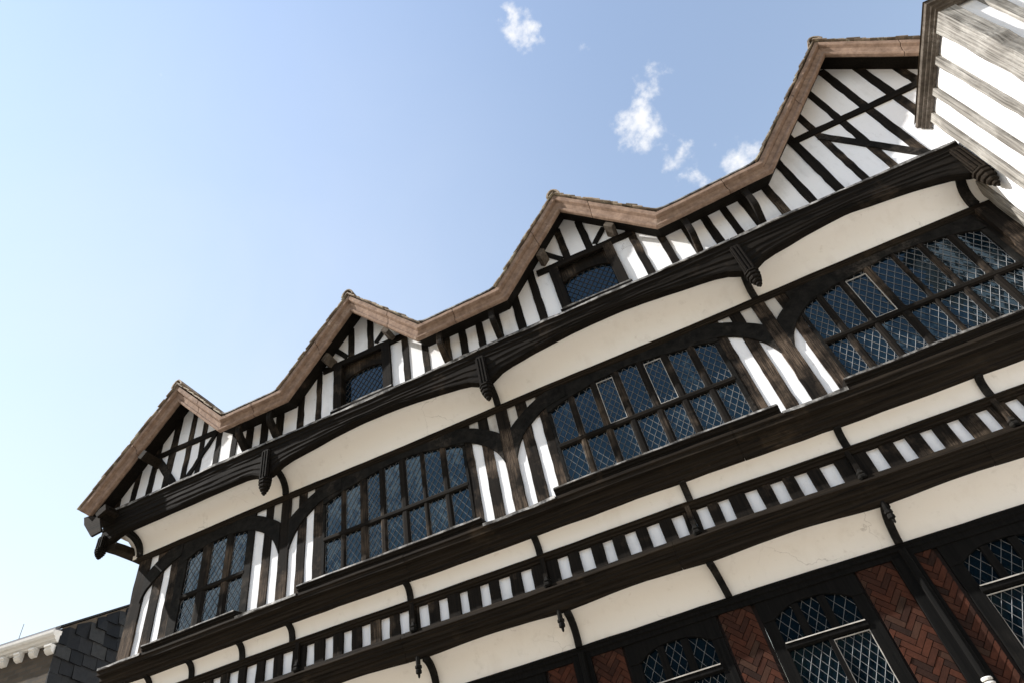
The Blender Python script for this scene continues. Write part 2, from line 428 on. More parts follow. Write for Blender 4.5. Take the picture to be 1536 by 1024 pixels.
def gtimber(name, p0, p1, w, y=.9338, mat='tx', depth=.9385):
    mb = MB(); beam(mb, p0, p1, w / 2, (y, depth)); return mb.build(name, M[mat], house, bevel=.004)
# gable 1
gtimber('collar_beam', (-1.181, 1.0505), (-.985, 1.0455), .016, .9335)
gtimber('brace', (-1.163, 1.045), (-1.078, .922), .017, .9328, 'tg')
gtimber('brace', (-.988, 1.040), (-1.066, .921), .012, .9330, 'tg')
# gable 4
gtimber('collar_beam', (.493, 1.137), (.815, 1.1445), .018, .9330)
gtimber('brace', (.541, 1.117), (.658, .941), .017, .9336, 'tg')
# gables 2 and 3: head rails, upper studs and struts
for c, hz in ((-.581, 1.0855), (-.0192, 1.0875)):
    gtimber('head_rail', (c - .103, hz), (c + .122, hz - .002), .0165, .9315)
    for s in (-1, 1):
        mb = MB(); xs0 = c + s * .0268
        beam(mb, (xs0, hz), (xs0, max(eave_z(xs0 - .008), eave_z(xs0 + .008)) + .020), .0083, (.9348, .9385)); mb.build('stud', M['tz'], house, bevel=.004)
    gtimber('strut', (c - .0385, 1.100), (c - .0765, 1.150), .0125, .9338, 'tg')
    gtimber('strut', (c + .041, 1.103), (c + .0745, 1.143), .0125, .9338, 'tg')
    for s in (-1, 1):     # purlin ends under the bargeboards
        mb = MB(); px = c + s * .081 + .004
        beam_z = eave_z(px) + .006
        u = (1 if s < 0 else -1)
        th = math.atan2(1.13, 1)
        cxx = px
        for yy in (0,):
            hw = .0058
            dx, dz = math.cos(th) * u, math.sin(th)
            nx, nz = -dz * u, dx * u
            q = [(cxx + dx * a + nx * bb, beam_z - .011 + dz * a + nz * bb) for a, bb in ((-.011, -hw), (.011, -hw), (.011, hw), (-.011, hw))]
            slab_xz(mb, q, .902, .9375)
        mb.build('purlin_end', M['wornoak'], house, bevel=.004)
for c in (-.577, -.0185):
    a, b_ = c - .055, c + .053
    mb = MB()
    for p, q in ((a - .0215, a), (b_, b_ + .0215)): beam(mb, ((p + q) / 2, .932), ((p + q) / 2, 1.083), (q - p) / 2, (.9305, .955), amp=.0006)
    n = 24; xs_ = [a + (b_ - a) * i / n for i in range(n + 1)]
    band_xz(mb, [(x, 1.083) for x in xs_], [(x, 1.036 + .014 * (1 - abs((x - c) / .054) ** 2.4)) for x in xs_], .945, .953)
    fr = mb.build('window', M['tz'], house, bevel=.003)
    mb = MB(); prof_x(mb, [(.957, .9455), (.925, .9425), (.9245, .936), (.9265, .9345), (.9265, .931), (.957, .931)], a - .024, b_ + .026, amp=.0005); mb.build('sill', M['tx'], fr, bevel=.002)
    mb = MB(); prof_x(mb, [(.9238, .9405), (.9238, .9437), (.935, .9449), (.935, .944), (.925, .9428), (.925, .9405)], a - .02, b_ + .024, seg=.01, amp=.0008); mb.build('pale_edge', M['lead_edge'], fr)
    g = MB(); ld = MB(); ww, hh = .0142, .0185
    gt = lambda x: 1.055
    quarries(g, a, b_, .944, 1.055, gt, .951, ww, hh, .006); leads(ld, a, b_, .944, 1.055, gt, .9503, ww, hh, .00075)
    g.build('pane', M['glass'], fr); ld.build('leading', M['dlead'], fr)
    mb = MB(); room(mb, a - .004, b_ + .004, .938, 1.085, .9545, .04); mb.build('dark_room', M['void'], fr)
mb = MB(); slab_xz(mb, [(-1.168, 1.022), (-1.153, 1.038), (-1.141, 1.028), (-1.155, 1.012)], .884, .9375); mb.build('purlin_end', M['tbrown'], house, bevel=.004)
mb = MB(); slab_xz(mb, [(-1.262, .912), (-1.235, .925), (-1.228, .908), (-1.25, .896)], .888, .9375); mb.build('purlin_end', M['tbrown'], house, bevel=.004)
# end board under the left foot of the first gable
mb = MB(); slab_xz(mb, [(-1.296, .914), (-1.277, .912), (-1.243, .893), (-1.226, .853), (-1.254, .850), (-1.288, .892)], .890, .8955); mb.build('bargeboard_foot', M['tbrown'], house, bevel=.004)
mb = MB(); slab_xz(mb, [(-1.284, .902), (-1.243, .892), (-1.228, .918), (-1.272, .921)], .897, .94); mb.build('bargeboard_foot', M['tx'], house, bevel=.004)

# knee brackets under the gutters
for x in (-.8845, -.8005, -.364, -.238, .2055, .3358):
    mb = MB()
    cur = smooth_poly([(.9375, .932), (.924, .938), (.910, .952), (.896, .972), (.898, eave_z(x) + .004)], 5)
    w = .0062
    rings = []
    for k, (y, z) in enumerate(cur):
        t = k / (len(cur) - 1); th = .012 * (1 - .35 * t)
        rings.append([(x - w, y, z), (x + w, y, z), (x + w, y + th, z + th * 1.1), (x - w, y + th, z + th * 1.1)])
    ring_sweep(mb, rings); mb.build('eaves_bracket', M['tz'], house, bevel=.004)
    gtimber('stud', (x, .925), (x, eave_z(x) + .022), .0135, .9344, 'tz')

# ---- gable bressumer (arched beam) with pendants
PEND = [-1.262, -.819, -.290, .262, .686]
def arch_low(x):
    z = .888
    d = min(abs(x - p) for p in PEND)
    t = [(0, .846), (.018, .849), (.03, .8605), (.06, .868), (.10, .8745), (.15, .881), (.20, .8865), (.24, .889), (.5, .889)]
    z = lerp_table(t, d)
    if x < -.82: z = min(z, .867)
    return z
def bress(x):
    lo = arch_low(x)
    return [(.944, .925), (.919, .9265), (.9185, .921), (.9215, .918), (.9215, .911), (.924, .908), (.924, .9035), (.9255, .901), (.9255, .901 - (.901 - lo) * .30), (.9275, .9 - (.9 - lo) * .36), (.9275, .9 - (.9 - lo) * .62), (.9295, .9 - (.9 - lo) * .70), (.9295, .9 - (.9 - lo) * .88), (.931, lo), (.9445, lo - .003), (.9445, .90)]
for x0, x1 in ((-1.272, -.819), (-.819, -.290), (-.290, .262), (.262, .697)):
    mb = MB(); prof_x(mb, bress, x0, x1, seg=.012, amp=.0007); mb.build('bressumer', M['tx'], house, bevel=.003)
    mb = MB(); prof_x(mb, [(.9175, .9225), (.9175, .9275), (.938, .9295), (.938, .9265), (.919, .9255), (.919, .9225)], x0 + .001, x1 - .001, seg=.015, amp=.0012); mb.build('pale_edge', M['lead_edge'], house)  # pale strip: white edge paint plus the sunlit line, put into the colour

def pendant(x, y, ztop, zs, ztip, w, mat='tx'):
    mb = MB()
    box(mb, x - w * .62, x + w * .62, y - w * .7, y + w * .7, zs, ztop)
    for s in (-1, 0, 1):
        box(mb, x + s * w * .52 - w * .13, x + s * w * .52 + w * .13, y - w * .86, y - w * .6, zs + .001, ztop - .004)
        box(mb, x - w * .86, x - w * .6, y + s * w * .52 - w * .13, y + s * w * .52 + w * .13, zs + .001, ztop - .004)
        box(mb, x + w * .6, x + w * .86, y + s * w * .52 - w * .13, y + s * w * .52 + w * .13, zs + .001, ztop - .004)
    o = mb.build('pendant', M[mat], house, bevel=.002)
    mb = MB(); n = 8; H = zs - ztip
    prof = [(.70, 0), (1.12, -.02), (1.16, -.10), (.92, -.14), (.98, -.17), (1.10, -.22), (1.10, -.30), (.84, -.34), (.90, -.38), (.98, -.44), (.92, -.52), (.66, -.55), (.72, -.60), (.76, -.66), (.62, -.72), (.40, -.75), (.46, -.80), (.46, -.86), (.26, -.90), (.20, -.97), (.02, -1)]
    ring_sweep(mb, [[(x + w * r * math.cos(math.pi / 8 + a * math.pi / 4), y + w * r * math.sin(math.pi / 8 + a * math.pi / 4), zs + h * H) for a in range(n)] for r, h in prof])
    k = mb.build('knob', M[mat], o, bevel=0)
    return o
for x in (-.819, -.290, .262): pendant(x, .9295, .909, .834, .7935, .0125)
pendant(.686, .9295, .913, .842, .7935, .0135, 'tbrown')
pendant(-1.262, .9295, .868, .836, .812, .011)

# ---- coving below the gable storey, rail, ribs
def cove(y0, z0, y1, z1, n=8):
    """concave quarter curve from the wall (y0, z0) out to (y1, z1)"""
    return [(y0 + (y1 - y0) * (1 - math.cos(a)), z0 + (z1 - z0) * math.sin(a)) for a in [math.pi / 2 * k / n for k in range(n + 1)]]
def cove_strip(name, x0, x1, y0, z0, y1, zf, mat):
    mb = MB(); n = max(2, int((x1 - x0) / .02)); rings = []
    for i in range(n + 1):
        x = x0 + (x1 - x0) * i / n; zt = zf(x) if callable(zf) else zf
        rings.append([(x, y + jit(.0006, 3.3 + k * .3, x * 8), z) for k, (y, z) in enumerate(cove(y0, z0, y1, zt))])
    ring_sweep(mb, rings, closed_ring=False, caps=False, smooth=True); return mb.build(name, M[mat], house)
GX = [-1.215, -.819, -.290, .262, .70]
for a, bx in zip(GX, GX[1:]):
    cove_strip('coving', a, bx, .9925, .8235, .940, lambda x: max(arch_low(x), .873) + .001, 'cream')
def rib(x, y0, z0, y1, z1, w, d, name='cove_rib', xt=None, mat='tg'):
    mb = MB(); rings = []; c = cove(y0, z0, y1, z1, 10); xt = x if xt is None else xt
    for k, (y, z) in enumerate(c):
        t = k / (len(c) - 1); a = math.pi / 2 * t; xx = x + (xt - x) * t
        ny, nz = -math.cos(a), -math.sin(a)
        rings.append([(xx - w, y + ny * d, z + nz * d), (xx + w, y + ny * d, z + nz * d), (xx + w, y - ny * .003, z - nz * .003), (xx - w, y - ny * .003, z - nz * .003)])
    ring_sweep(mb, rings); return mb.build(name, M[mat], house, bevel=.003)
for x in (-.8115, -.2925, .2575): rib(x, .9925, .8235, .940, .874, .0062, .007)
rib(.672, .9925, .8235, .940, .878, .008, .008); rib(-1.2085, .9925, .8235, .942, .868, .006, .008)
# beam end brackets at the left corner
mb = MB()
rings = [[(-1.252, y, z), (-1.226, y, z), (-1.226, y, z + .016), (-1.252, y, z + .016)] for y, z in ((.935, .829), (.96, .832), (1.01, .834), (1.10, .834), (1.5, .834))]
ring_sweep(mb, rings); mb.build('jetty_plate', M['tbrown'], house, bevel=.004)
mb = MB(); ring_sweep(mb, [[(x, y, z) for y, z in cove(.9925, .8235, .942, .868)] for x in (-1.232, -1.213)], closed_ring=False, caps=False, smooth=True); mb.build('coving', M['cream'], house)

RAILP = [(1.0, .8255), (.9905, .8255), (.9895, .8225), (.992, .821), (.992, .8195), (.9945, .8183), (.9945, .8165), (.997, .8145), (1.0, .8145)]
mb = MB(); prof_x(mb, RAILP, -1.219, .70, amp=.0004); mb.build('head_rail', M['tbrown'], house, bevel=.002)

# ---- first-floor wall
Y1 = 1.002
WIN = [ # frame x0, x1, lights, top curve
    dict(x0=-1.0955, x1=-.8945, lights=[(-1.072, -1.0335), (-1.009, -.970), (-.951, -.9125)], top=[(-1.09, .760), (-1.072, .768), (-1.05, .777), (-1.02, .784), (-.97, .787), (-.9125, .789)]),
    dict(x0=-.7195, x1=-.3825, lights=[(-.7137, -.6765), (-.6655, -.6305), (-.6137, -.584), (-.571, -.536), (-.5205, -.4862), (-.4767, -.440), (-.427, -.3886)],
         top=[(-.7137, .763), (-.695, .771), (-.6765, .776), (-.65, .782), (-.60, .7905), (-.555, .797), (-.51, .7985), (-.4762, .794), (-.44, .786), (-.4263, .7835), (-.405, .778), (-.3886, .769)]),
    dict(x0=-.1975, x1=.1590, lights=[(-.1915, -.1512), (-.1385, -.1005), (-.087, -.053), (-.0385, -.0012), (.013, .0475), (.0622, .0989), (.1133, .1502)],
         top=[(-.1915, .762), (-.175, .770), (-.1512, .777), (-.12, .782), (-.087, .790), (-.053, .793), (-.02, .797), (.013, .793), (.0475, .789), (.08, .783), (.1133, .780), (.13, .777), (.1502, .769)]),
    dict(x0=.3115, x1=.660, lights=[(.3176, .351), (.3635, .3998), (.4117, .4492), (.4635, .5035), (.5120, .5510), (.5625, .6005), (.6140, .650)],
         top=[(.3176, .7617), (.335, .768), (.354, .773), (.40, .784), (.4494, .791), (.5, .799), (.55, .796), (.60, .789), (.625, .783), (.65, .774)]),
]
ZB, ZT0, ZT1 = .586, .6735, .6855
mb = MB()
cuts = sorted([-1.2, .70] + [w[k] for w in WIN for k in ('x0', 'x1')])
for x0, x1 in zip(cuts, cuts[1:]):
    if any(w['x0'] - 1e-6 <= x0 and x1 <= w['x1'] + 1e-6 for w in WIN): continue
    n = max(1, int((x1 - x0) / .04)); mb = MB()
    for k in range(n):
        a, c = x0 + (x1 - x0) * k / n, x0 + (x1 - x0) * (k + 1) / n
        mb.add([(a, Y1, .555), (c, Y1, .555), (c, Y1, .82), (a, Y1, .82)], [(0, 1, 2, 3)])
    mb.build('pier_plaster', M['white'], house)
def pier_timber(x0, x1, y=.9998, z0=.556, z1=.818, name='stud'):
    mb = MB(); beam(mb, ((x0 + x1) / 2, z0), ((x0 + x1) / 2, z1), (x1 - x0) / 2, (y, 1.004), amp=.0006); return mb.build(name, M['tpier'], house, bevel=.004)
mb = MB(); beam(mb, (-1.1985, .556), (-1.1985, .83), .0165, (.9975, 1.03)); mb.build('corner_post', M['tpier'], house, bevel=.004)
for a, c in ((-1.162, -1.1367), (-1.117, -1.0955), (-.8945, -.893), (-.869, -.8485), (-.7829, -.7618), (-.7429, -.7195), (-.3825, -.3665), (-.3465, -.3243), (-.260, -.236), (-.2147, -.1975), (.1590, .1772), (.1995, .2221), (.291, .3115), (.660, .6695)):
    if c - a > .004: pier_timber(a, c, .9998)
for a, c in ((-.8265, -.8024), (-.3045, -.279), (.2442, .2703)): pier_timber(a, c, .9982, name='post')
# the end post beside the wing
pier_timber(.668, .699, .991, name='post')

# curved braces springing from the posts
LOW = [(.0118, .689), (.018, .706), (.030, .7285), (.055, .7545), (.085, .7735), (.112, .7805), (.14, .7855)]
UPP = [(.0118, .762), (.022, .772), (.043, .787), (.064, .800), (.092, .8125), (.115, .8165), (.14, .8175)]
def brace(c, s, name='brace', hook=True, cut=None):
    lo = smooth_poly([(c + s * d, z) for d, z in LOW], 4); up = smooth_poly([(c + s * d, z) for d, z in UPP], 4)
    mb = MB(); band_xz(mb, up, lo, .9966, 1.0035); mb.build(name, M['tg'], house, bevel=.004)
for c in (-.8145, -.2918, .2573):
    for s in (-1, 1): brace(c, s)
lo = smooth_poly([(-1.1985 + .012, .705), (-1.178, .728), (-1.162, .745), (-1.137, .765), (-1.115, .7775), (-1.09, .786)], 4)
up = smooth_poly([(-1.1985 + .012, .762), (-1.178, .778), (-1.162, .793), (-1.137, .808), (-1.115, .816), (-1.09, .8175)], 4)
mb = MB(); band_xz(mb, up, lo, .9962, 1.0035); mb.build('brace', M['tg'], house, bevel=.004)
# weathered infill above the braces
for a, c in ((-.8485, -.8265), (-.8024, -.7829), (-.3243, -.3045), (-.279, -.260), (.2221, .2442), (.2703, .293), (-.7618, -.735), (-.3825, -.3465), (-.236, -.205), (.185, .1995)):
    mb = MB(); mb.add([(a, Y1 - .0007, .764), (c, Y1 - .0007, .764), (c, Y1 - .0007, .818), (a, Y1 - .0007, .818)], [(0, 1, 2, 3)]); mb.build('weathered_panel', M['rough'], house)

def window(w, yg=1.004, dw=.0116, dh=.0172):
    top = w['top']; zt = lambda x: lerp_table(top, x)
    x0, x1 = w['x0'], w['x1']
    # frame: arched head and outer stiles
    n = 40; up = []; lo = []
    for i in range(n + 1):
        x = x0 + (x1 - x0) * i / n
        up.append((x, .8185)); lo.append((x, min(zt(x) + .002, .808)))
    mb = MB(); band_xz(mb, up, lo, .9978, 1.006)
    l0, l1 = w['lights'][0][0], w['lights'][-1][1]
    beam(mb, ((x0 + l0) / 2, ZB - .01), ((x0 + l0) / 2, zt(l0)), (l0 - x0) / 2, (.9985, 1.008), amp=.0003)
    beam(mb, ((x1 + l1) / 2, ZB - .01), ((x1 + l1) / 2, zt(l1)), (x1 - l1) / 2, (.9985, 1.008), amp=.0003)
    box(mb, x0, x1, .9978, 1.008, ZB - .012, ZB + .003)
    fr = mb.build('window', M['tg'], house, bevel=.003)
    for a, c in zip(w['lights'], w['lights'][1:]):
        mb = MB(); xm = (a[1] + c[0]) / 2; hw = (c[0] - a[1]) / 2; zz = zt(xm) + .004
        rings = []
        for z in (ZB - .008, .64, .70, zz):
            rings.append([(xm - hw, 1.006, z), (xm - hw, 1.001, z), (xm - hw * .45, .9985, z), (xm + hw * .45, .9985, z), (xm + hw, 1.001, z), (xm + hw, 1.006, z)])
        ring_sweep(mb, rings); mb.build('mullion', M['tz'], fr, bevel=.002)
    mb = MB(); prof_x(mb, [(1.006, ZT1), (1.0, ZT1), (.9975, ZT1 - .003), (.9975, ZT0 + .003), (1.0, ZT0), (1.006, ZT0)], l0 - .002, l1 + .002, amp=.0003); mb.build('transom', M['tx'], fr, bevel=.002)
    g = MB(); ld = MB()
    for a, c in w['lights']:
        for z0, z1 in ((ZB, ZT0 + .001), (ZT1 - .001, .826)):
            m_ = max(2, round((c - a) / dw)); ww = (c - a) / (m_ - .35); hh = ww * dh / dw
            quarries(g, a, c, z0, z1, lambda x: zt(x) + .024, yg, ww, hh, .020)
            leads(ld, a - .001, c + .001, z0, z1, lambda x: zt(x) + .024, yg - .0008, ww, hh, .0005)
            # border came
            for p, q in (((a, z0), (a, min(z1, zt(a)))), ((c, z0), (c, min(z1, zt(c)))), ((a, z0), (c, z0))):
                l = math.hypot(q[0] - p[0], q[1] - p[1]); nx, nz = -(q[1] - p[1]) / l * .001, (q[0] - p[0]) / l * .001
                ld.add([(p[0] + nx, yg - .0006, p[1] + nz), (p[0] - nx, yg - .0006, p[1] - nz), (q[0] - nx, yg - .0006, q[1] - nz), (q[0] + nx, yg - .0006, q[1] + nz)], [(0, 1, 2, 3)])
    g.build('pane', M['glass'], fr); ld.build('leading', M['lead'], fr)
    mb = MB(); room(mb, x0 + .003, x1 - .003, ZB - .012, .832, yg + .004, .05); mb.build('dark_room', M['void'], fr)
    # opening casements with a pale metal frame
    for k, up_ in w.get('case', []):
        a, c = w['lights'][k]; z0, z1 = (ZT1, min(zt(a), zt(c)) - .002) if up_ else (ZB + .003, ZT0)
        mb = MB(); t = .0009
        for bx in ((a, a + t, z0, z1), (c - t, c, z0, z1), (a + t, c - t, z1 - t, z1), (a + t, c - t, z0, z0 + t)):
            box(mb, bx[0], bx[1], yg - .004, yg - .0015, bx[2], bx[3])
        mb.build('casement', M['casement'], fr)
    return fr
WIN[2]['case'] = [(2, True), (4, True)]; WIN[3]['case'] = [(2, True)]
for w in WIN: window(w)

# window boards standing on the first-floor beam
SILLX = [(-1.112, -.889), (-.748, -.359), (-.2175, .184), (.293, .70)]
for a, c in SILLX:
    mb = MB(); prof_x(mb, [(1.0, .5815), (.9615, .5765), (.961, .5725), (.964, .5715), (.964, .568), (.967, .5665), (.967, .563), (1.0, .563)], a, c, amp=.0005); mb.build('window_sill', M['tx'], house, bevel=.002)
    mb = MB(); prof_x(mb, [(.9605, .5745), (.9605, .5775), (.985, .5812), (.985, .5800), (.9618, .5765), (.9618, .5745)], a + .001, c - .001, seg=.012, amp=.0006); mb.build('pale_edge', M['lead_edge'], house)

# ---- first-floor beam, small coving, band of short studs
SB = [(1.0, .5615), (.965, .5615), (.9645, .5562), (.9675, .5542), (.9675, .5465), (.976, .5445), (.976, .536), (.979, .533), (.979, .529), (.983, .526), (.983, .519), (.992, .5175), (1.0, .5175)]
for a, c in ((-1.221, -.52), (-.52, .10), (.10, .70)):
    mb = MB(); prof_x(mb, SB, a, c - .0005, amp=.0004); mb.build('sill_beam', M['tbrown'], house, bevel=.002)
for a, c in ((-1.22, -1.113), (-.888, -.749), (-.358, -.2185), (.185, .292)):
    mb = MB(); prof_x(mb, [(.9635, .558), (.9635, .563), (.996, .5665), (.996, .563), (.965, .5617), (.965, .558)], a, c, seg=.01, amp=.0012); mb.build('pale_edge', M['lead_edge'], house)
cove_strip('coving', -1.21, .70, 1.0055, .4875, .986, .5195, 'cream')
for x in (-1.205, -1.112, -1.011, -.894, -.782, -.5315, -.2785, -.008, .249, .467, .69): rib(x, 1.0055, .4875, .986, .5195, .0058, .004)
BR = [(1.015, .4892), (1.003, .4892), (1.0015, .4865), (1.004, .485), (1.004, .482), (1.007, .4805), (1.007, .477), (1.015, .4755)]
mb = MB(); prof_x(mb, BR, -1.215, .70, amp=.0004); mb.build('cove_rail', M['tbrown'], house, bevel=.002)
YB = 1.0145
mb = MB()
for k in range(48):
    a = -1.21 + k * .04; mb.add([(a, YB, .42), (a + .04, YB, .42), (a + .04, YB, .49), (a, YB, .49)], [(0, 1, 2, 3)])
mb.build('band_plaster', M['white'], house)
bw = [(-1.19, -1.17), (-1.15, -1.13), (-1.09, -1.07), (-1.05, -1.03), (-1.003, -.983), (-.966, -.9455), (-.9269, -.9037), (-.8874, -.8647), (-.8465, -.826), (-.8074, -.7855), (-.7562, -.737), (-.7165, -.697), (-.677, -.658), (-.6387, -.6192), (-.5982, -.5806), (-.56, -.541),
      (-.5207, -.5018), (-.4819, -.4632), (-.4404, -.4236), (-.4009, -.3831), (-.3638, -.343), (-.3221, -.3018), (-.2535, -.2335), (-.213, -.1915), (-.1706, -.1522), (-.13, -.111), (-.091, -.069), (-.0478, -.0291),
      (-.0057, .0130), (.0315, .0493), (.0765, .0965), (.118, .1376), (.1569, .177), (.197, .2195), (.2695, .2891), (.3121, .3306), (.3522, .3708), (.3936, .4117), (.4355, .453), (.4785, .497), (.518, .537), (.557, .577), (.597, .617)]
bw = [(a, c) for a, c in bw]
for (a0, a), (c, c1) in zip(bw, bw[1:]):
    if min(abs((a + c) / 2 - p) for p in (-.7709, -.5309, -.2777, -.0174, .2445, .4657)) < .006:   # a thin post below the rib between two half studs
        xm = (a + c) / 2
        for p, q in ((a, xm - .0045), (xm + .0045, c)):
            mb = MB(); beam(mb, ((p + q) / 2, .428), ((p + q) / 2, .484), (q - p) / 2, (1.0098, 1.0155), amp=.0007); mb.build('short_stud', M['tz'], house, bevel=.004)
        mb = MB(); beam(mb, (xm, .4335), (xm, .484), .004, (1.004, 1.0135), amp=.0004); o = mb.build('post_shaft', M['tz'], house, bevel=.003)
        mb = MB(); ring_sweep(mb, [[(xm + r * math.cos(t * math.pi / 3), 1.006 + r * math.sin(t * math.pi / 3), .4355 + z) for t in range(6)] for r, z in ((.005, -.004), (.0072, -.001), (.0072, .002), (.0055, .004), (.0068, .0065), (.0045, .010), (.003, .014))]); mb.build('shaft_base', M['tg'], o)
    else:
        mb = MB(); beam(mb, ((a + c) / 2, .428), ((a + c) / 2, .484), (c - a) / 2, (1.0095 + R.uniform(-.001, .001), 1.0155), amp=.0007); mb.build('short_stud', M['tz'], house, bevel=.004)

# ---- ground-floor jetty beam and big coving
def jb_low(x):
    d = min(abs(x - p) for p in (-1.05, -.785, -.521, -.2625, -.0115, .2465, .50, .76))
    return lerp_table([(0, .3895), (.02, .3905), (.06, .3925), (.11, .3945), (.2, .395)], d)
def JB(x):
    l = jb_low(x)
    return [(1.015, .4372), (1.0083, .4372), (1.0065, .4302), (1.003, .4292), (.9935, .4258), (.993, .4228), (.9965, .4215), (.9965, .417), (.999, .4155), (.999, .411), (1.002, .4095), (1.002, .405), (1.006, .4035), (1.006, l + .004), (1.009, l), (1.018, l - .001), (1.018, .42)]
for a, c in ((-1.221, -.55), (-.55, -.06), (-.06, .41), (.41, .70)):
    mb = MB(); prof_x(mb, JB, a, c - .0005, seg=.02, amp=.0004); mb.build('jetty_beam', M['tbrown'], house, bevel=.002)
mb = MB()
n = 90; rings = []
for i in range(n + 1):
    x = -1.21 + 1.91 * i / n
    rings.append([(x, y + jit(.0005, k * .3, x * 8), z) for k, (y, z) in enumerate(cove(1.056, .3435, 1.013, jb_low(x) + .001, 10))])
ring_sweep(mb, rings, closed_ring=False, caps=False, smooth=True); mb.build('coving', M['cream'], house)
for x in (-1.05, -.785, -.521, -.2625, -.0115, .2465, .50): rib(x, 1.056, .3435, 1.013, .3895, .0055, .006, xt=x + {-.0115: -.007}.get(x, .004))
for x in (-1.046, -.781, -.521, -.2625, .256): 
    mb = MB(); ring_sweep(mb, [[(x - .008 + r * math.cos(t * math.pi / 4), 1.010 + r * math.sin(t * math.pi / 4), z) for t in range(8)] for r, z in ((.004, .393), (.0042, .3785), (.006, .3775), (.006, .374), (.0042, .3725), (.0052, .370), (.0052, .366), (.0025, .3645), (.0018, .3595), (.0005, .358))]); mb.build('pendant', M['tg'], house)
GR = [(1.066, .3445), (1.054, .3445), (1.052, .341), (1.055, .339), (1.055, .335), (1.058, .333), (1.058, .326), (1.066, .3255)]
mb = MB(); prof_x(mb, GR, -1.21, .70, amp=.0004); mb.build('cove_rail', M['tshade'], house, bevel=.002)

# ---- ground-floor wall
YG = 1.066; ZG = -EYE / S
gwins = [(-.465, -.33), (-.1935, -.0425), (.0185, .1695), (.289, .440), (.51, .66)]
mb = MB()
gc = sorted([-1.21, .70] + [v for g in gwins for v in g])
for a, c in zip(gc, gc[1:]):
    if (a, c) in gwins:
        mb.add([(a, YG, ZG), (c, YG, ZG), (c, YG, .09), (a, YG, .09)], [(0, 1, 2, 3)])
    else:
        mb.add([(a, YG, ZG), (c, YG, ZG), (c, YG, .33), (a, YG, .33)], [(0, 1, 2, 3)])
mb.build('ground_floor_wall', M['mortar'], house)

def clip_poly(poly, x0, x1, z0, z1):
    for ax, lim, sg in ((0, x0, 1), (0, x1, -1), (1, z0, 1), (1, z1, -1)):
        out = []
        for i in range(len(poly)):
            p, q = poly[i - 1], poly[i]
            pi, qi = sg * (p[ax] - lim) >= 0, sg * (q[ax] - lim) >= 0
            if pi != qi:
                t = (lim - p[ax]) / (q[ax] - p[ax]); out.append((p[0] + (q[0] - p[0]) * t, p[1] + (q[1] - p[1]) * t))
            if qi: out.append(q)
        poly = out
        if len(poly) < 3: return None
    return poly
def herringbone(name, x0, x1, z0, z1, y):
    mb = MB(); W = .0083; Lb = W * 3; g = .0004; c45 = math.sqrt(.5)
    ox, oz = (x0 + x1) / 2, (z0 + z1) / 2
    N = 40
    for i in range(-N, N):
        for j in range(-N, N):
            # standard 3:1 herringbone in the rotated frame
            for (bx, bz, lx, lz) in ((i * W + j * 0 , i * W + j * 2 * Lb * .5 * 2 / 1, Lb, W),):
                pass
    # one zigzag row: horizontal brick at (k*W, k*W), vertical brick at (k*W, k*W + W); rows repeat every 2*Lb along x - see below
    for r in range(-N // 2, N // 2):
        for k in range(-3 * N, 3 * N):
            ax, az = k * W + r * 2 * Lb, k * W
            for (bx, bz, lx, lz) in ((ax, az, Lb, W), (ax - W + W, az + W, W, Lb)):
                cxx, czz = bx + lx / 2, bz + lz / 2
                px, pz = (cxx - czz) * c45, (cxx + czz) * c45
                if abs(px) > (x1 - x0) / 2 + Lb or abs(pz) > (z1 - z0) / 2 + Lb: continue
                q = [(bx + g, bz + g), (bx + lx - g, bz + g), (bx + lx - g, bz + lz - g), (bx + g, bz + lz - g)]
                q = [((u - w_) * c45 + ox, (u + w_) * c45 + oz) for u, w_ in q]
                q = clip_poly(q, x0, x1, z0, z1)
                if not q: continue
                yy = y + R.uniform(-.0006, .0006)
                m = len(q)
                mb.add([(a, yy, b_) for a, b_ in q] + [(a, y + .003, b_) for a, b_ in q], [tuple(range(m))] + [(t, t + m, (t + 1) % m + m, (t + 1) % m) for t in range(m)])
    return mb.build(name, M['brick'], house)
for a, c in ((-.53, -.478), (-.3245, -.2805), (-.2485, -.1975), (-.0385, .0125), (.1722, .2238), (.2575, .283), (.446, .498)):
    herringbone('brick_panel', a, c, .02, .3255, 1.0605)
for xm, hw in ((-.5, .0),):
    pass
def gpost(x0, x1, y, nm='post', sh=None):
    mb = MB(); beam(mb, ((x0 + x1) / 2, ZG), ((x0 + x1) / 2, .3265), (x1 - x0) / 2, (y, 1.066), amp=.0009, seg=.03); o = mb.build(nm, M['tshade'], house, bevel=.004)
    if sh:
        mb = MB(); ring_sweep(mb, [[(sh + .0055 * math.cos(t * math.pi / 4), y - .003 + .0055 * math.sin(t * math.pi / 4), z) for t in range(8)] for z in (ZG, -.1, 0, .1, .2, .335)]); mb.build('shaft', M['tshade'], o)
        return o
gpost(-.2795, -.2495, 1.0575, sh=-.262); gpost(.2245, .2565, 1.0565, sh=.2445); gpost(-.54, -.531, 1.058)
# carved capital on the right-hand post
mb = MB()
for k in range(5):
    z = .155 - k * .0055
    ring_sweep(mb, [[(.2435 + r * math.cos(t * math.pi / 6), 1.047 + r * math.sin(t * math.pi / 6), z + h) for t in range(12)] for r, h in ((.004, -.0025), (.0066 + .0003 * k, -.0018), (.0070 + .0003 * k, .0003), (.0058, .0020), (.004, .0024))])
mb.build('post_capital', M['dull'], house)

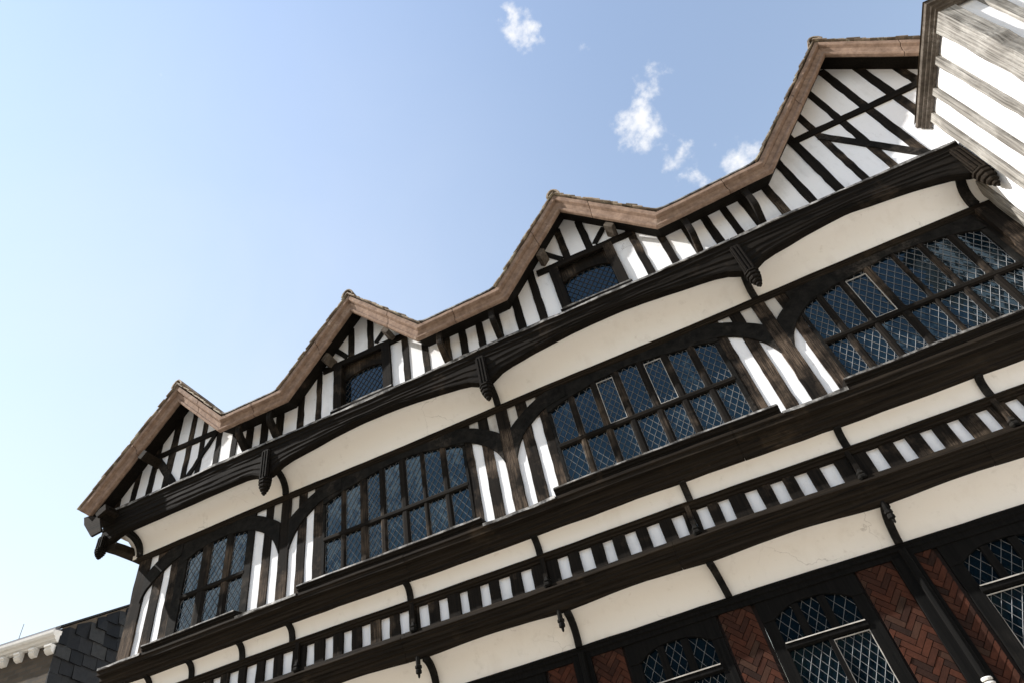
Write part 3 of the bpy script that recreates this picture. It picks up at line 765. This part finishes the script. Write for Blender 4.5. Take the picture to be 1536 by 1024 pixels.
def gwindow(x0, x1, xa, lights, zr, case):
    """ground-floor window: x0..x1 opening, arched upper lights, transom, casements"""
    mb = MB(); yf = 1.0605
    za = .322
    def top(x):
        t = (x - lights[0][0]) / (lights[-1][1] - lights[0][0]); t = min(max(t, 0), 1)
        return .2945 + .0165 * (1 - abs(2 * t - 1) ** 2.6)
    n = 30; up = [(x0 + (x1 - x0) * i / n, .3265) for i in range(n + 1)]; lo = [(p[0], top(p[0]) + .001 if lights[0][0] - .004 < p[0] < lights[-1][1] + .004 else .2955) for p in up]
    band_xz(mb, up, lo, yf, 1.069)
    l0, l1 = lights[0][0], lights[-1][1]
    for a, c in ((x0, l0), (l1, x1)): beam(mb, ((a + c) / 2, .06), ((a + c) / 2, .296), (c - a) / 2, (yf + .0012, 1.07), amp=.0006)
    fr = mb.build('window', M['tshade'], house, bevel=.004)
    mb = MB(); prof_x(mb, [(1.071, .262), (1.062, .262), (1.059, .2595), (1.059, .254), (1.062, .2515), (1.071, .2515)], l0 - .002, l1 + .002, amp=.0003); mb.build('transom', M['tshade'], fr, bevel=.003)
    mb = MB(); prof_x(mb, [(1.0575, .2605), (1.0575, .262), (1.062, .2632), (1.062, .2622)], l0, l1, amp=.0002); mb.build('pale_edge', M['casement'], fr)
    for a, c in zip(lights, lights[1:]):
        mb = MB(); beam(mb, ((a[1] + c[0]) / 2, .259), ((a[1] + c[0]) / 2, .310), (c[0] - a[1]) / 2, (1.0615, 1.071), amp=.0003); mb.build('mullion', M['tshade'], fr, bevel=.003)
    g = MB(); ld = MB()
    for a, c in lights:
        ww = (c - a) / 1.9
        quarries(g, a, c, .259, .332, lambda x: top(x) + .022, 1.0675, ww, ww * 1.45, .010); leads(ld, a, c, .259, .332, lambda x: top(x) + .022, 1.0667, ww, ww * 1.45, .00045)
    xm = xa
    mb = MB(); beam(mb, (xm, .06), (xm, .256), .0035, (1.0612, 1.07), amp=.0003); mb.build('mullion', M['tshade'], fr, bevel=.003)
    for a, c in ((l0, xm - .0035), (xm + .0035, l1)):
        ww = (c - a) / 4.2
        quarries(g, a, c, .08, .252, lambda x: .252, 1.0675, ww, ww * 1.5, .010); leads(ld, a, c, .08, .252, lambda x: .252, 1.0667, ww, ww * 1.5, .00045)
    g.build('pane', M['glass'], fr); ld.build('leading', M['lead'], fr)
    mb = MB(); room(mb, x0 + .002, x1 - .002, .06, .315, 1.072, .05); mb.build('dark_room', M['void'], fr)
    a, c = ((xm + .0035, l1) if case else (l0, xm - .0035)); t = .0012
    mb = MB()
    for bx in ((a, a + t, .08, .2495), (c - t, c, .08, .2495), (a + t, c - t, .2495 - t, .2495)): box(mb, bx[0], bx[1], 1.0635, 1.0658, bx[2], bx[3])
    mb.build('casement', M['casement'], fr)
    mb = MB(); box(mb, x0, x1, 1.055, 1.07, .06, .08); mb.build('sill', M['tshade'], fr, bevel=.003)
for (a, c), cs in zip(gwins, (True, False, True, False, True)):
    w_ = c - a
    ls = [(a + w_ * p, a + w_ * q) for p, q in ((.12, .32), (.395, .575), (.655, .875))]
    gwindow(a, c, a + w_ * .515, ls, .26, cs)
# left flank of the house
mb = MB()
mb.add([(-1.214, 1.03, ZG), (-1.214, 2.6, ZG), (-1.214, 2.6, .95), (-1.214, 1.03, .95)], [(0, 1, 2, 3)])
mb.add([(-1.245, .93, .87), (-1.245, 2.6, .87), (-1.245, 2.6, 1.05), (-1.245, 1.75, 1.7), (-1.245, .95, 1.02)], [(0, 1, 2, 3, 4)])
mb.build('side_wall', M['white'], house)

# ------------------------------------------------------------------ the projecting wing on the right
wing = empty('timber_framed_wing', None)
wing['label'] = 'sunlit projecting wing of silvery grey upright timbers and white plaster at the right'
wing['category'] = 'building wing'
WARP = False
XW = .70; YF = .70
mb = MB()
def wing_wall(mb, x, y0, y1, z0, z1): mb.add([(x, y0, z0), (x, y1, z0), (x, y1, z1), (x, y0, z1)], [(0, 1, 2, 3)])
wing_wall(mb, XW + .004, YF, 1.07, ZG, 1.02)
mb.add([(XW, YF + .004, ZG), (1.5, YF + .004, ZG), (1.5, YF + .004, 1.02), (XW, YF + .004, 1.02)], [(0, 1, 2, 3)])
mb.build('wall_plaster', M['white'], wing)
# bowed plaster panels between the side studs
sst = [(.7355, .7795), (.7965, .8435), (.8605, .899), (.9185, .9715)]
side_studs = [(.7795, .7965), (.8435, .8605), (.899, .9185), (.9715, .9915)]
for a, c in sst:
    mb = MB(); n = 8; zs = [ZG, .2, .6, .9, .975, .988, .994]; rings = []
    for z in zs:
        e = 1 if z < .95 else max(0, (1.0 - z) / .05) ** .5
        rings.append([(XW + .0035 - .0055 * e * math.sin(math.pi * k / n) ** .6, a + (c - a) * k / n, z) for k in range(n + 1)])
    ring_sweep(mb, rings, closed_ring=False, caps=False, smooth=True); mb.build('plaster_panel', M['white'], wing)
def ybeam(name, y0, y1, z0, z1, x0, x1, mat, amp=.0012):
    mb = MB(); n = max(2, int((z1 - z0) / .025)); sd = R.random() * 60; rings = []
    for i in range(n + 1):
        z = z0 + (z1 - z0) * i / n
        j = [jit(amp, sd + k * 8, z * 18) for k in range(3)]
        rings.append([(x0 + j[0] * .6, y0 + j[1], z), (x1, y0 + j[1], z), (x1, y1 + j[2], z), (x0 + j[0] * .6, y1 + j[2], z)])
    ring_sweep(mb, rings); return mb.build(name, M[mat], wing, bevel=.006)
for a, c in side_studs: ybeam('stud', a, c, ZG, 1.004, XW - .003, XW + .005, 'silver')
ybeam('corner_post', YF - .003, .7355, ZG, 1.004, XW - .004, XW + .0235, 'silver', .0016)
for a, c in ((.7545, .773), (.82, .838), (.885, .903), (.95, .97)):
    mb = MB(); beam(mb, ((a + c) / 2, ZG), ((a + c) / 2, 1.004), (c - a) / 2, (YF - .002, YF + .006), amp=.0012); mb.build('stud', M['silver'], wing, bevel=.006)
# moulded eaves cornice round the corner
CP = [(-.001, .999), (.003, 1.0), (.0045, 1.003), (.0075, 1.0045), (.0085, 1.008), (.012, 1.0095), (.013, 1.0135), (.017, 1.015), (.017, 1.022), (-.001, 1.025)]
mb = MB()
def cor(o, z, which):
    return {'far': (XW - o, .9345, z), 'mid': (XW - o, YF - o, z), 'near': (1.5, YF - o, z)}[which]
rings = []
ring_sweep(mb, [[cor(o, z, k) for o, z in CP] for k in ('far', 'mid', 'near')])
mb.build('eaves_cornice', M['wornoak'], wing, bevel=.002)
mb = MB()
mb.add([(XW - .019, YF - .019, 1.023), (XW - .019, .93, 1.023), (1.1, .93, 1.42), (1.1, YF + .36, 1.42), (1.5, YF + .36, 1.42), (1.5, YF - .019, 1.023)], [(0, 1, 2, 3), (0, 3, 4, 5)])
mb.build('roof', M['tile'], wing)
# ------------------------------------------------------------------ neighbouring building on the left
nb = empty('brick_building', None)
nb['label'] = 'brown brick building with bracketed white cornice and dark slate hung flank at lower left'
nb['category'] = 'building'
C0 = Vector((-2.111, 1.5, 0)); E1 = Vector((-.9928, -.1198, 0)); E2 = Vector((-.1198, .9928, 0))
def nbp(s, t, z):   # s along the street to the left, t back from the street, z height
    p = C0 + E1 * s + E2 * t; return (p.x, p.y, z)
def nbox(mb, s0, s1, t0, t1, z0, z1):
    v = [nbp(s, t, z) for s in (s0, s1) for t in (t0, t1) for z in (z0, z1)]
    mb.add(v, [(0, 1, 3, 2), (4, 6, 7, 5), (0, 4, 5, 1), (2, 3, 7, 6), (0, 2, 6, 4), (1, 5, 7, 3)])
mb = MB()
vg = lambda t: 1.0895 + .622 * t
n = 1
mb.add([nbp(0, 0, ZG), nbp(1.6, 0, ZG), nbp(1.6, 0, 1.06), nbp(0, 0, 1.06), nbp(0, 1.0, ZG), nbp(0, 1.0, vg(1.0)), nbp(0, 0, vg(0)), nbp(1.6, 1.0, ZG), nbp(1.6, 1.0, vg(1.0))], [(0, 1, 2, 3), (0, 4, 5, 6), (7, 4, 5, 8)])
mb.build('wall', M['stock'], nb)
mb = MB()   # hung slates on the flank
k = 0; z = .55
while z < 1.75:
    w = .062; t = -.004 - (w / 2 if k % 2 else 0)
    while t < .75:
        ww = w * R.uniform(.8, 1.15)
        t0, t1 = max(t, -.004), t + ww - .0012
        zt0, zt1 = min(z + .062, vg(t0) - .004), min(z + .062, vg(t1) - .004)
        if t1 > t0 + .006 and vg(t0) - .006 > z:
            o = R.uniform(.004, .0085); tw = R.uniform(-.003, .003); dz = R.uniform(-.004, .003); dz2 = dz + R.uniform(-.002, .002)
            mb.add([nbp(-o - tw, t0, z + dz), nbp(-o + tw, t1, z + dz2), nbp(-.001, t1, max(zt1, z + .006)), nbp(-.001, t0, max(zt0, z + .006)), nbp(-.0005, t0, z + dz), nbp(-.0005, t1, z + dz2)], [(0, 1, 2, 3), (0, 4, 5, 1), (0, 3, 4), (1, 5, 2)])
        t += ww
    z += .0445; k += 1
mb.build('slate_hanging', M['slate'], nb)
mb = MB()
v = [nbp(-.010, -.018, 1.0835), nbp(1.6, -.018, 1.0835), nbp(1.6, 1.0, vg(1.0) + .002), nbp(-.010, 1.0, vg(1.0) + .002)]
mb.add(v + [(x, y, z + .007) for x, y, z in v], [(3, 2, 1, 0), (4, 5, 6, 7), (0, 1, 5, 4), (0, 4, 7, 3)])
mb.build('roof', M['slate'], nb)
mb = MB()
prof = [(0, 1.040), (-.012, 1.040), (-.014, 1.045), (-.020, 1.048), (-.022, 1.055), (-.030, 1.058), (-.033, 1.066), (-.033, 1.0745), (0, 1.0775)]
ring_sweep(mb, [[nbp(s, t, z) for t, z in prof] for s in (-.004, .4, .8, 1.6)]); mb.build('cornice', M['dull'], nb, bevel=.006)
mb = MB(); ring_sweep(mb, [[nbp(s, -.026 - .0005, z) for s, z in ((0, 1.076), (1.6, 1.076), (1.6, 1.0835), (0, 1.0835))], [nbp(s, 0, z) for s, z in ((0, 1.076), (1.6, 1.076), (1.6, 1.0835), (0, 1.0835))]]); mb.build('gutter', M['metal'], nb)
for i, s in enumerate([.002, .068, .124, .182, .24, .30, .36, .42]):
    mb = MB(); w = .021 if i else .026
    prof = [(0, 1.0395), (-.024, 1.0395), (-.0245, 1.033), (-.019, 1.029), (-.0205, 1.024), (-.014, 1.0165), (-.006, 1.0125), (0, 1.012)]
    ring_sweep(mb, [[nbp(q, t, z - (.006 if i == 0 else 0)) for t, z in prof] for q in (s, s + w)])
    mb.build('cornice_bracket', M['dull'], nb, bevel=.004)
aer = MB()
bx = nbp(.1975, .02, 0)
ring_sweep(aer, [[(bx[0] + .0011 * math.cos(t * math.pi / 3), bx[1] + .0011 * math.sin(t * math.pi / 3), z) for t in range(6)] for z in (1.09, 1.165)])
o = aer.build('roof_aerial', M['metal']); o['label'] = 'thin grey aerial rod standing on the roof of the brick building'; o['category'] = 'aerial'

# ------------------------------------------------------------------ added church, out of view, to give the lower panes a dark reflection
ch = empty('added_church', None)
ch['label'] = 'unseen grey stone church with slate roof, added to darken the window reflections'
ch['category'] = 'added church'
m, nt, b = newmat('rubble stone'); M['stone'] = m
vr = node(nt, 'ShaderNodeTexVoronoi'); vr.inputs['Scale'].default_value = 2.6; nt.links.new(coords(nt, (1, 1, 1.6)), vr.inputs['Vector'])
nt.links.new(mix(nt, .6, (.20, .185, .16), vr.outputs['Color'], 'SOFT_LIGHT'), b.inputs['Base Color']); b.inputs['Roughness'].default_value = .9
mb = MB(); box(mb, -4.6, 2.6, -5.2, -3.4, ZG, 1.35)
for k in range(6): box(mb, -4.5 + k * 1.36, -4.38 + k * 1.36, -3.4, -3.25, ZG, .95)
mb.build('nave_wall', M['stone'], ch)
mb = MB(); mb.add([(-4.7, -3.33, 1.33), (2.6, -3.33, 1.33), (2.6, -4.3, 2.15), (-4.7, -4.3, 2.15), (2.6, -5.3, 1.33), (-4.7, -5.3, 1.33)], [(0, 1, 2, 3), (3, 2, 4, 5), (0, 3, 5), (1, 4, 2)]); mb.build('roof', M['slate'], ch)
for k in range(5):
    x = -3.76 + k * 1.36; mb = MB()
    slab_xz(mb, [(x - .17, .35), (x + .17, .35), (x + .17, .85), (x + .1, 1.02), (x, 1.12), (x - .1, 1.02), (x - .17, .85)], -3.398, -3.385); w_ = mb.build('window', M['glass'], ch)
    mb = MB(); box(mb, x - .015, x + .015, -3.384, -3.37, .35, 1.1); mb.build('mullion', M['stone'], w_)

# ------------------------------------------------------------------ ground
mb = MB()
mb.add([(-150, -150, 0), (150, -150, 0), (150, 150, 0), (-150, 150, 0)], [(0, 1, 2, 3)], raw=True)
mb.build('ground', M['ground'], kind='structure')

# ------------------------------------------------------------------ sun and sky
sun_dir = Vector((-.695, -.268, .667)).normalized()
el = math.asin(sun_dir.z); az = math.atan2(sun_dir.x, sun_dir.y)
sl = bpy.data.lights.new('sun', 'SUN'); sl.energy = 5.0; sl.angle = math.radians(.53); sl.color = (1, .965, .92)
so = bpy.data.objects.new('sun', sl); COL.objects.link(so)
so.rotation_euler = sun_dir.to_track_quat('Z', 'Y').to_euler()
w = bpy.data.worlds.new('World'); scene.world = w; w.use_nodes = True
nt = w.node_tree; bg = nt.nodes['Background']; bg.inputs['Strength'].default_value = .118
sky = nt.nodes.new('ShaderNodeTexSky'); sky.sky_type = 'NISHITA'; sky.sun_disc = False
sky.sun_elevation = el; sky.sun_rotation = az; sky.altitude = 20; sky.air_density = 2.5; sky.dust_density = 0.0; sky.ozone_density = 2.0
# small fair-weather clouds at their place in the sky
tc = nt.nodes.new('ShaderNodeTexCoord')
blobs = [((.0437, .3688, .9285), .026, 1.0), ((.040, .350, .936), .020, .9), ((.0475, .388, .920), .016, .8), ((.0437, .3520, .935), .028, .5),
         ((.1441, .5333, .8336), .036, 1.0), ((.128, .535, .835), .030, .9), ((.150, .552, .820), .026, .8), ((.1720, .500, .8485), .024, .75), ((.190, .478, .857), .022, .45), ((.155, .510, .846), .022, .9),
         ((.1711, .5909, .7884), .028, .75), ((.1871, .6176, .7639), .022, .8), ((.2482, .6122, .7508), .034, 1.0), ((.255, .640, .725), .034, .9), ((.235, .61, .757), .02, .7), ((.1067, .4289, .897), .020, .45), ((.2055, .4437, .8723), .014, .3), ((.181, .548, .816), .018, .4)]
acc = None
nz = nt.nodes.new('ShaderNodeTexNoise'); nz.inputs['Scale'].default_value = 30; nz.inputs['Detail'].default_value = 9; nz.inputs['Roughness'].default_value = .62
nt.links.new(tc.outputs['Generated'], nz.inputs['Vector'])
wv = nt.nodes.new('ShaderNodeTexNoise'); wv.inputs['Scale'].default_value = 34; wv.inputs['Detail'].default_value = 5
nt.links.new(tc.outputs['Generated'], wv.inputs['Vector'])
ofs = nt.nodes.new('ShaderNodeVectorMath'); ofs.operation = 'SUBTRACT'; nt.links.new(wv.outputs['Color'], ofs.inputs[0]); ofs.inputs[1].default_value = (.5, .5, .5)
sc_ = nt.nodes.new('ShaderNodeVectorMath'); sc_.operation = 'SCALE'; sc_.inputs['Scale'].default_value = .06; nt.links.new(ofs.outputs[0], sc_.inputs[0])
pv = nt.nodes.new('ShaderNodeVectorMath'); pv.operation = 'ADD'; nt.links.new(tc.outputs['Generated'], pv.inputs[0]); nt.links.new(sc_.outputs[0], pv.inputs[1])
for d, r, wt in blobs:
    d = Vector(d).normalized()
    ds = nt.nodes.new('ShaderNodeVectorMath'); ds.operation = 'DISTANCE'; nt.links.new(pv.outputs[0], ds.inputs[0]); ds.inputs[1].default_value = d
    mr = nt.nodes.new('ShaderNodeMapRange'); mr.interpolation_type = 'SMOOTHSTEP'; mr.inputs['From Min'].default_value = r * 1.75; mr.inputs['From Max'].default_value = 0; mr.inputs['To Min'].default_value = 0; mr.inputs['To Max'].default_value = wt
    nt.links.new(ds.outputs['Value'], mr.inputs['Value'])
    if acc is None: acc = mr.outputs['Result']
    else:
        mx = nt.nodes.new('ShaderNodeMath'); mx.operation = 'MAXIMUM'; nt.links.new(acc, mx.inputs[0]); nt.links.new(mr.outputs['Result'], mx.inputs[1]); acc = mx.outputs[0]
# density = smoothstep(blob + (noise - .5) * k)
a1 = nt.nodes.new('ShaderNodeMath'); a1.operation = 'MULTIPLY_ADD'; nt.links.new(nz.outputs['Fac'], a1.inputs[0]); a1.inputs[1].default_value = 1.9; a1.inputs[2].default_value = -1.28
a2 = nt.nodes.new('ShaderNodeMath'); a2.operation = 'ADD'; nt.links.new(a1.outputs[0], a2.inputs[0]); nt.links.new(acc, a2.inputs[1])
dm = nt.nodes.new('ShaderNodeMapRange'); dm.interpolation_type = 'SMOOTHSTEP'; dm.inputs['From Min'].default_value = .05; dm.inputs['From Max'].default_value = .9; dm.inputs['To Max'].default_value = .93
nt.links.new(a2.outputs[0], dm.inputs['Value'])
gate = nt.nodes.new('ShaderNodeMapRange'); gate.inputs['From Min'].default_value = 0; gate.inputs['From Max'].default_value = .15; nt.links.new(acc, gate.inputs['Value'])
mu = nt.nodes.new('ShaderNodeMath'); mu.operation = 'MULTIPLY'; nt.links.new(dm.outputs['Result'], mu.inputs[0]); nt.links.new(gate.outputs['Result'], mu.inputs[1])
mixn = nt.nodes.new('ShaderNodeMix'); mixn.data_type = 'RGBA'
nt.links.new(mu.outputs[0], mixn.inputs[0]); bal = nt.nodes.new('ShaderNodeMix'); bal.data_type = 'RGBA'; bal.blend_type = 'MULTIPLY'; bal.inputs[0].default_value = 1; bal.inputs[7].default_value = (1.14, 1.0, 1.045, 1); nt.links.new(sky.outputs['Color'], bal.inputs[6]); nt.links.new(bal.outputs[2], mixn.inputs[6]); mixn.inputs[7].default_value = (5.2, 5.2, 5.25, 1)
def blob_mask(vec, items, grow):
    acc_ = None
    for d, r, wt in items:
        d = Vector(d).normalized()
        ds = nt.nodes.new('ShaderNodeVectorMath'); ds.operation = 'DISTANCE'; nt.links.new(vec, ds.inputs[0]); ds.inputs[1].default_value = d
        mr = nt.nodes.new('ShaderNodeMapRange'); mr.interpolation_type = 'SMOOTHSTEP'; mr.inputs['From Min'].default_value = r * grow; mr.inputs['From Max'].default_value = 0; mr.inputs['To Min'].default_value = 0; mr.inputs['To Max'].default_value = wt
        nt.links.new(ds.outputs['Value'], mr.inputs['Value'])
        if acc_ is None: acc_ = mr.outputs['Result']
        else:
            mx = nt.nodes.new('ShaderNodeMath'); mx.operation = 'MAXIMUM'; nt.links.new(acc_, mx.inputs[0]); nt.links.new(mr.outputs['Result'], mx.inputs[1]); acc_ = mx.outputs[0]
    return acc_
veil = blob_mask(tc.outputs['Generated'], [((-.605, .478, .636), .85, .42), ((-.70, .49, .52), .55, .5)], 1.0)
vn = nt.nodes.new('ShaderNodeTexNoise'); vn.inputs['Scale'].default_value = 3.2; vn.inputs['Detail'].default_value = 7; vn.inputs['Roughness'].default_value = .55; vn.inputs['Distortion'].default_value = .6
nt.links.new(tc.outputs['Generated'], vn.inputs['Vector'])
vr_ = nt.nodes.new('ShaderNodeMapRange'); vr_.inputs['From Min'].default_value = .25; vr_.inputs['From Max'].default_value = .75; vr_.inputs['To Min'].default_value = .55; vr_.inputs['To Max'].default_value = 1.15; nt.links.new(vn.outputs['Fac'], vr_.inputs['Value'])
vm = nt.nodes.new('ShaderNodeMath'); vm.operation = 'MULTIPLY'; nt.links.new(veil, vm.inputs[0]); nt.links.new(vr_.outputs['Result'], vm.inputs[1])
mv = nt.nodes.new('ShaderNodeMix'); mv.data_type = 'RGBA'; nt.links.new(vm.outputs[0], mv.inputs[0]); nt.links.new(bal.outputs[2], mv.inputs[6]); mv.inputs[7].default_value = (4.15, 4.5, 4.9, 1)
nt.links.new(mv.outputs[2], mixn.inputs[6])
rear = blob_mask(pv.outputs[0], [((-1.05, -1, .78), .14, 1), ((-.93, -1, .66), .10, .8), ((-1.12, -1, .66), .12, .9), ((-.64, -1, .80), .10, .9), ((-.52, -1, .79), .11, 1), ((-.42, -1, .745), .08, .8), ((-.70, -1, .62), .06, .8), ((-.56, -1, .615), .05, .6), ((-.15, -1, .76), .06, .5), ((.08, -1, .62), .08, .6), ((.42, -1, .60), .06, .7)], 1.5)
rn = nt.nodes.new('ShaderNodeMath'); rn.operation = 'MULTIPLY_ADD'; rn.inputs[1].default_value = 1.6; rn.inputs[2].default_value = -1.15; nt.links.new(wv.outputs['Fac'], rn.inputs[0])
ra = nt.nodes.new('ShaderNodeMath'); ra.operation = 'ADD'; nt.links.new(rn.outputs[0], ra.inputs[0]); nt.links.new(rear, ra.inputs[1])
rd = nt.nodes.new('ShaderNodeMapRange'); rd.interpolation_type = 'SMOOTHSTEP'; rd.inputs['From Min'].default_value = .02; rd.inputs['From Max'].default_value = .6; nt.links.new(ra.outputs[0], rd.inputs['Value'])
mr2 = nt.nodes.new('ShaderNodeMix'); mr2.data_type = 'RGBA'; nt.links.new(rd.outputs['Result'], mr2.inputs[0]); nt.links.new(mixn.outputs[2], mr2.inputs[6]); mr2.inputs[7].default_value = (13, 13, 13, 1)
nt.links.new(mr2.outputs[2], bg.inputs['Color'])

# ------------------------------------------------------------------ camera
cd = bpy.data.cameras.new('camera'); co = bpy.data.objects.new('camera', cd); COL.objects.link(co)
cd.sensor_width = 36; cd.lens = 951.8 / 1536 * 36; cd.clip_start = .05; cd.clip_end = 1000
RM = [[0.9044482054969242, 0.38713597265169986, -0.17916244654595836], [-0.3942784705380551, 0.5983236423779483, -0.6975337315437942], [-0.16284327202400195, 0.7015230271703561, 0.6937921238425759]]
right, down, fwd = (Vector(r) for r in RM)
rot = Matrix((right, -down, -fwd)).transposed()
co.matrix_world = Matrix.Translation((0, 0, EYE)) @ rot.to_4x4()
scene.camera = co
vs = scene.view_settings; vs.view_transform = 'Standard'; vs.look = 'None'; vs.gamma = 1; vs.exposure = 0.84
scene.cycles.max_bounces = 8; scene.cycles.diffuse_bounces = 4
